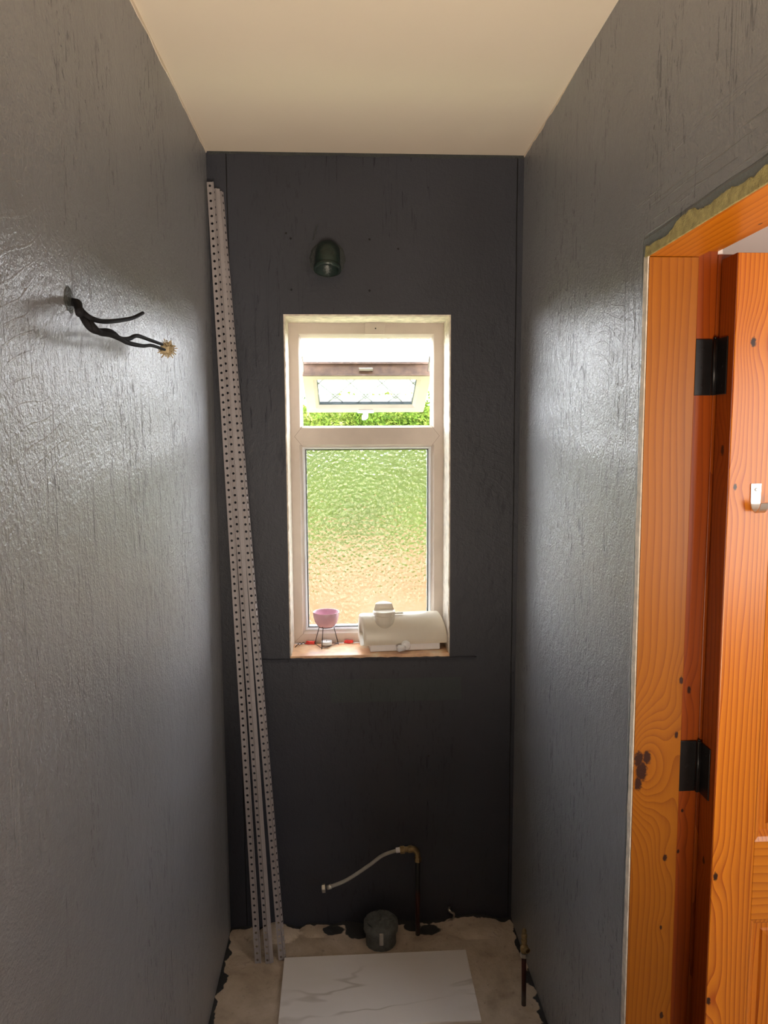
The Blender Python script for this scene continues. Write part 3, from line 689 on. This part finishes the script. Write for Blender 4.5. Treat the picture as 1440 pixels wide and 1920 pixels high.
# loose floor tile, 600 x 300
bm = NB()
P = [(.2, -.163), (.808, -.161), (.806, -.455), (.206, -.452)]
top = [bm.verts.new((x, y, .0115)) for x, y in P]; bot = [bm.verts.new((x, y, .0018)) for x, y in P]
f1 = bm.faces.new(top); bm.faces.new(bot[::-1])
for k in range(4): bm.faces.new((top[k], bot[k], bot[(k+1) % 4], top[(k+1) % 4]))
bmesh.ops.bevel(bm, geom=list(f1.edges), offset=.0012, segments=2, affect='EDGES')
tag(obj('floor_tile', bm, tile_mat()), 'large loose pale marble-effect tile lying on the bare floor', 'tile')

# ------------------------------------------------------------------ things on the sill
zs = Z0
bn = thing('wax_burner', (.342, .106, zs), 'pink ceramic bowl on black wire legs on the window sill', 'wax burner')
bc = Vector((.346, .106, 0))
bm = NB(); b0 = 1.062
lathe(bm, [(0, b0), (.022, b0), (.030, b0+.003), (.040, b0+.018), (.0455, b0+.038), (.047, b0+.053), (.0462, b0+.0545), (.0445, b0+.053), (.043, b0+.040), (.037, b0+.020), (.027, b0+.008), (0, b0+.006)], bc, (0, 0, 1), 40); obj('bowl', bm, M_pink, bn, True)
bm = NB(); R_ = .028
ringp = [bc+Vector((R_*math.cos(a), R_*math.sin(a), b0+.001)) for a in [2*PI*k/24 for k in range(25)]]; tube(bm, ringp, .0013, 6)
ft = [Vector((.330, .068, zs+.0016)), Vector((.302, .132, zs+.0016)), Vector((.388, .126, zs+.0016))]
obj('wire_ring', bm, M_thinwire, bn); bm = NB()
for k in range(3): a, b = ft[k], ft[(k+1) % 3]; tube(bm, [a+Vector((0, 0, .004)), b+Vector((0, 0, .004))], .0012, 6)
obj('foot_wire', bm, M_thinwire, bn)
for f in ft:
    bm = NB(); d = (f-bc); d.z = 0; d.normalize(); tp = bc+d*R_; tp.z = b0; tube(bm, [f, tp, tp+d*.004+Vector((0, 0, .006))], .0014, 8); obj('leg', bm, M_thinwire, bn)
bm = NB(); lathe(bm, [(0, 0), (.019, 0), (.0195, .012), (.0185, .012), (.018, .010), (0, .0105)], (.346, .112, zs+.0068), (0, 0, 1), 28)
tl = obj('tealight', bm, M_wax, None, True); tag(tl, 'white tealight under the pink bowl', 'candle')
bm = NB(); tube(bm, [(.346, .112, zs+.017), (.3462, .112, zs+.022)], .0007, 5); obj('wick', bm, M_thinwire, tl)

hs = thing('plastic_housing', (.61, .09, zs), 'white half-round plastic plumbing unit with a cap, on the window sill', 'plastic unit')
rotm = Matrix.Translation((.615, .085, 0)) @ Matrix.Rotation(math.radians(4.0), 4, 'Z') @ Matrix.Translation((-.615, -.085, 0))
def hobj(name, bm, mat, parent=hs, smooth=True, **k):
    bmesh.ops.transform(bm, matrix=rotm, verts=bm.verts); return obj(name, bm, mat, parent, smooth, **k)
bm = NB(); yc, ry, zb, rz = .083, .056, 1.018, .096; n = 28; secs = []
for x, sc_ in ((.462, .0), (.462, .90), (.4635, .955), (.467, .985), (.472, 1), (.60, 1), (.758, 1), (.763, .985), (.766, .955), (.767, .90), (.767, 0)):
    row = []
    for k in range(n+1):
        a = PI*k/n; c, s = math.cos(a), math.sin(a)
        yy = yc-math.copysign(abs(c)**.85, c)*ry*(sc_ if sc_ else .0); zz = zb+(abs(s)**.85)*rz*sc_
        if sc_ == 0: yy, zz = yc, zb+.03
        fr_ = max(0, c) if x < .5 else 0; hh_ = abs(s)
        row.append(bm.verts.new((x+.012*fr_*(x < .5)-.020*hh_**2*(x > .7), yy, zz)))
    row += [bm.verts.new((x, yc+ry*sc_*(.96), zb-.004*(sc_ > 0))), bm.verts.new((x, yc-ry*sc_*.96, zb-.004*(sc_ > 0)))] if sc_ else [bm.verts.new((x, yc, zb+.03)), bm.verts.new((x, yc, zb+.03))]
    secs.append(row)
for a, b in zip(secs, secs[1:]):
    m = len(a)
    for k in range(m): bm.faces.new((a[k], a[(k+1) % m], b[(k+1) % m], b[k]))
bmesh.ops.remove_doubles(bm, verts=bm.verts, dist=1e-5)
ho = hobj('casing', bm, M_white)
mod = ho.modifiers.new('edge', 'EDGE_SPLIT'); mod.split_angle = math.radians(38)
bm = NB(); box(bm, .496, .742, .036, .128, zs+.0005, 1.016, .002); hobj('base_tray', bm, M_white2, smooth=False)
bm = NB(); cc = (.548, .062, 0)
lathe(bm, [(.028, 1.070), (.036, 1.084), (.0375, 1.090), (.0375, 1.112), (.036, 1.114), (.0385, 1.115), (.0385, 1.126), (.036, 1.129), (0, 1.130)], cc, (0, 0, 1), 40); cap = hobj('cap', bm, M_white)
cap.modifiers.new('edge', 'EDGE_SPLIT').split_angle = math.radians(35)
bm = NB(); n = 18; lo, hi = [], []
for k in range(n+1):
    a = PI*k/n; lo.append(bm.verts.new((cc[0]+.036*math.cos(a), cc[1]+.004+.030*math.sin(a), 1.128))); hi.append(bm.verts.new((cc[0]+.029*math.cos(a), cc[1]+.008+.024*math.sin(a), 1.155-.004*abs(math.cos(a)))))
for k in range(n): bm.faces.new((lo[k], lo[k+1], hi[k+1], hi[k]))
bm.faces.new(hi); bm.faces.new(lo[::-1]); bm.faces.new((lo[0], hi[0], hi[-1], lo[-1]))
hobj('cap_grip', bm, M_white, cap, False)
bm = NB(); tube(bm, [(.575, .066, 1.1165), (.616, .066, 1.1165)], .0032, 12); hobj('spout', bm, M_white, cap)
bm = NB(); lathe(bm, [(.0, 0), (.0155, 0), (.0165, .008), (.016, .020), (.013, .025), (0, .027)], (.619, .036, 1.012), (0, -1, 0), 24); kb = hobj('knob', bm, M_white2); kb.modifiers.new('edge', 'EDGE_SPLIT').split_angle = math.radians(35)
bm = NB(); lathe(bm, [(0, 0), (.0115, 0), (.012, .022), (.010, .026), (0, .0265)], (.613, .017, 1.006), (-1, -.35, 0), 18); hobj('knob_spigot', bm, M_white2, kb)

def scrap(name, c, sx_, label, cat, seed, mat):
    rnd = random.Random(seed); bm = NB()
    for q in range(3):
        pts = []
        for i in range(6): pts.append((c[0]+sx_*(i/5-.5)+rnd.uniform(-.003, .003), c[1]+rnd.uniform(-.003, .003), c[2]+.0026+.0035*q+rnd.uniform(0, .0022)))
        tube(bm, spline(pts, 3), .0024, 6)
    return tag(obj(name, bm, mat, None, True), label, cat)
scrap('plastic_scrap', (.288, .135, zs), .034, 'crumpled red plastic scrap on the sill, left of the pink bowl', 'plastic scrap', 1, M_red)
scrap('plastic_scrap', (.423, .138, zs), .030, 'flat red plastic scrap on the sill, right of the pink bowl', 'plastic scrap', 2, M_red)
bm = NB(); tube(bm, spline([(.234, .10, zs+.002), (.244, .112, zs+.008), (.250, .120, zs+.004), (.262, .128, zs+.011), (.268, .13, zs+.004)], 4), .0012, 5)
tube(bm, spline([(.240, .118, zs+.003), (.250, .122, zs+.012), (.258, .125, zs+.003)], 4), .0010, 5)
tag(obj('wire_scrap', bm, M_thinwire), 'little dark curl of wire in the left corner of the sill', 'wire')

# ------------------------------------------------------------------ outside
bm = NB(); box(bm, -30, 30, .23, 60, -.5, -.02)
bm2 = NB(); box(bm2, -4, 5, .23, 1.9, -.02, 0)  # unseen strip added to bounce greenish daylight up through the window
tag(obj('bounce_strip', bm2, simple('pale_green_bounce', (.24, .27, .12), .9)), 'unseen pale green strip added outside to bounce daylight in', 'ground', kind='structure')
tag(obj('ground', bm, ground_mat()), 'pale gravel yard outside the window', 'ground', kind='structure')
def hedge():
    rnd = random.Random(21); bm = NB(); X0, X1 = -7, 9; y0 = 10.0; top = 2.42
    nx, nz = 120, 26; G = []
    def surf(x, z):
        d = .35*mnoise.fractal(Vector((x*.9, z*1.2, 4)), 1, 2, 4)
        return y0-d
    for j in range(nz+1):
        G.append([bm.verts.new((X0+(X1-X0)*i/nx, surf(X0+(X1-X0)*i/nx, top*j/nz)+(.25*max(0, (j/nz-.85)/.15)), (top-.08)*j/nz+.08*mnoise.noise(Vector((X0+(X1-X0)*i/nx, 0, 0))) if j == nz else (top-.08)*j/nz-.02*(j == 0))) for i in range(nx+1)])
    G.append([bm.verts.new((X0+(X1-X0)*i/nx, y0+1.2, top-.15)) for i in range(nx+1)])
    G.append([bm.verts.new((X0+(X1-X0)*i/nx, y0+1.2, -.02)) for i in range(nx+1)])
    for a, b in zip(G, G[1:]):
        for i in range(nx): bm.faces.new((a[i], a[i+1], b[i+1], b[i]))
    for k in range(26000):
        # leaves are denser where the window looks
        x = rnd.gauss(.9, 1.6) if k % 2 else rnd.uniform(X0, X1); z = top*rnd.random()**.7
        y = surf(x, z)-rnd.uniform(-.02, .12)
        if z > top-.12: y = y0+rnd.uniform(-.3, .9); z = top+rnd.uniform(-.12, .10)+.08*mnoise.noise(Vector((x*2, 0, 0)))
        s = rnd.uniform(.022, .05); u = Vector((rnd.gauss(0, 1), rnd.gauss(0, .6), rnd.gauss(0, 1))).normalized(); v = u.cross(Vector((rnd.gauss(0, .5), -1, rnd.gauss(.5, .5)))).normalized()
        c = Vector((x, y, z)); n_ = u.cross(v)*s*.15
        P = [c-u*s, c-v*s*.45+n_, c+u*s, c+v*s*.45+n_]
        f = bm.faces.new([bm.verts.new(p) for p in P])
    o = obj('hedge', bm, leaf_mat(), recalc=False)
    return tag(o, 'tall bright green hedge outside, seen through the window', 'hedge')
hedge()
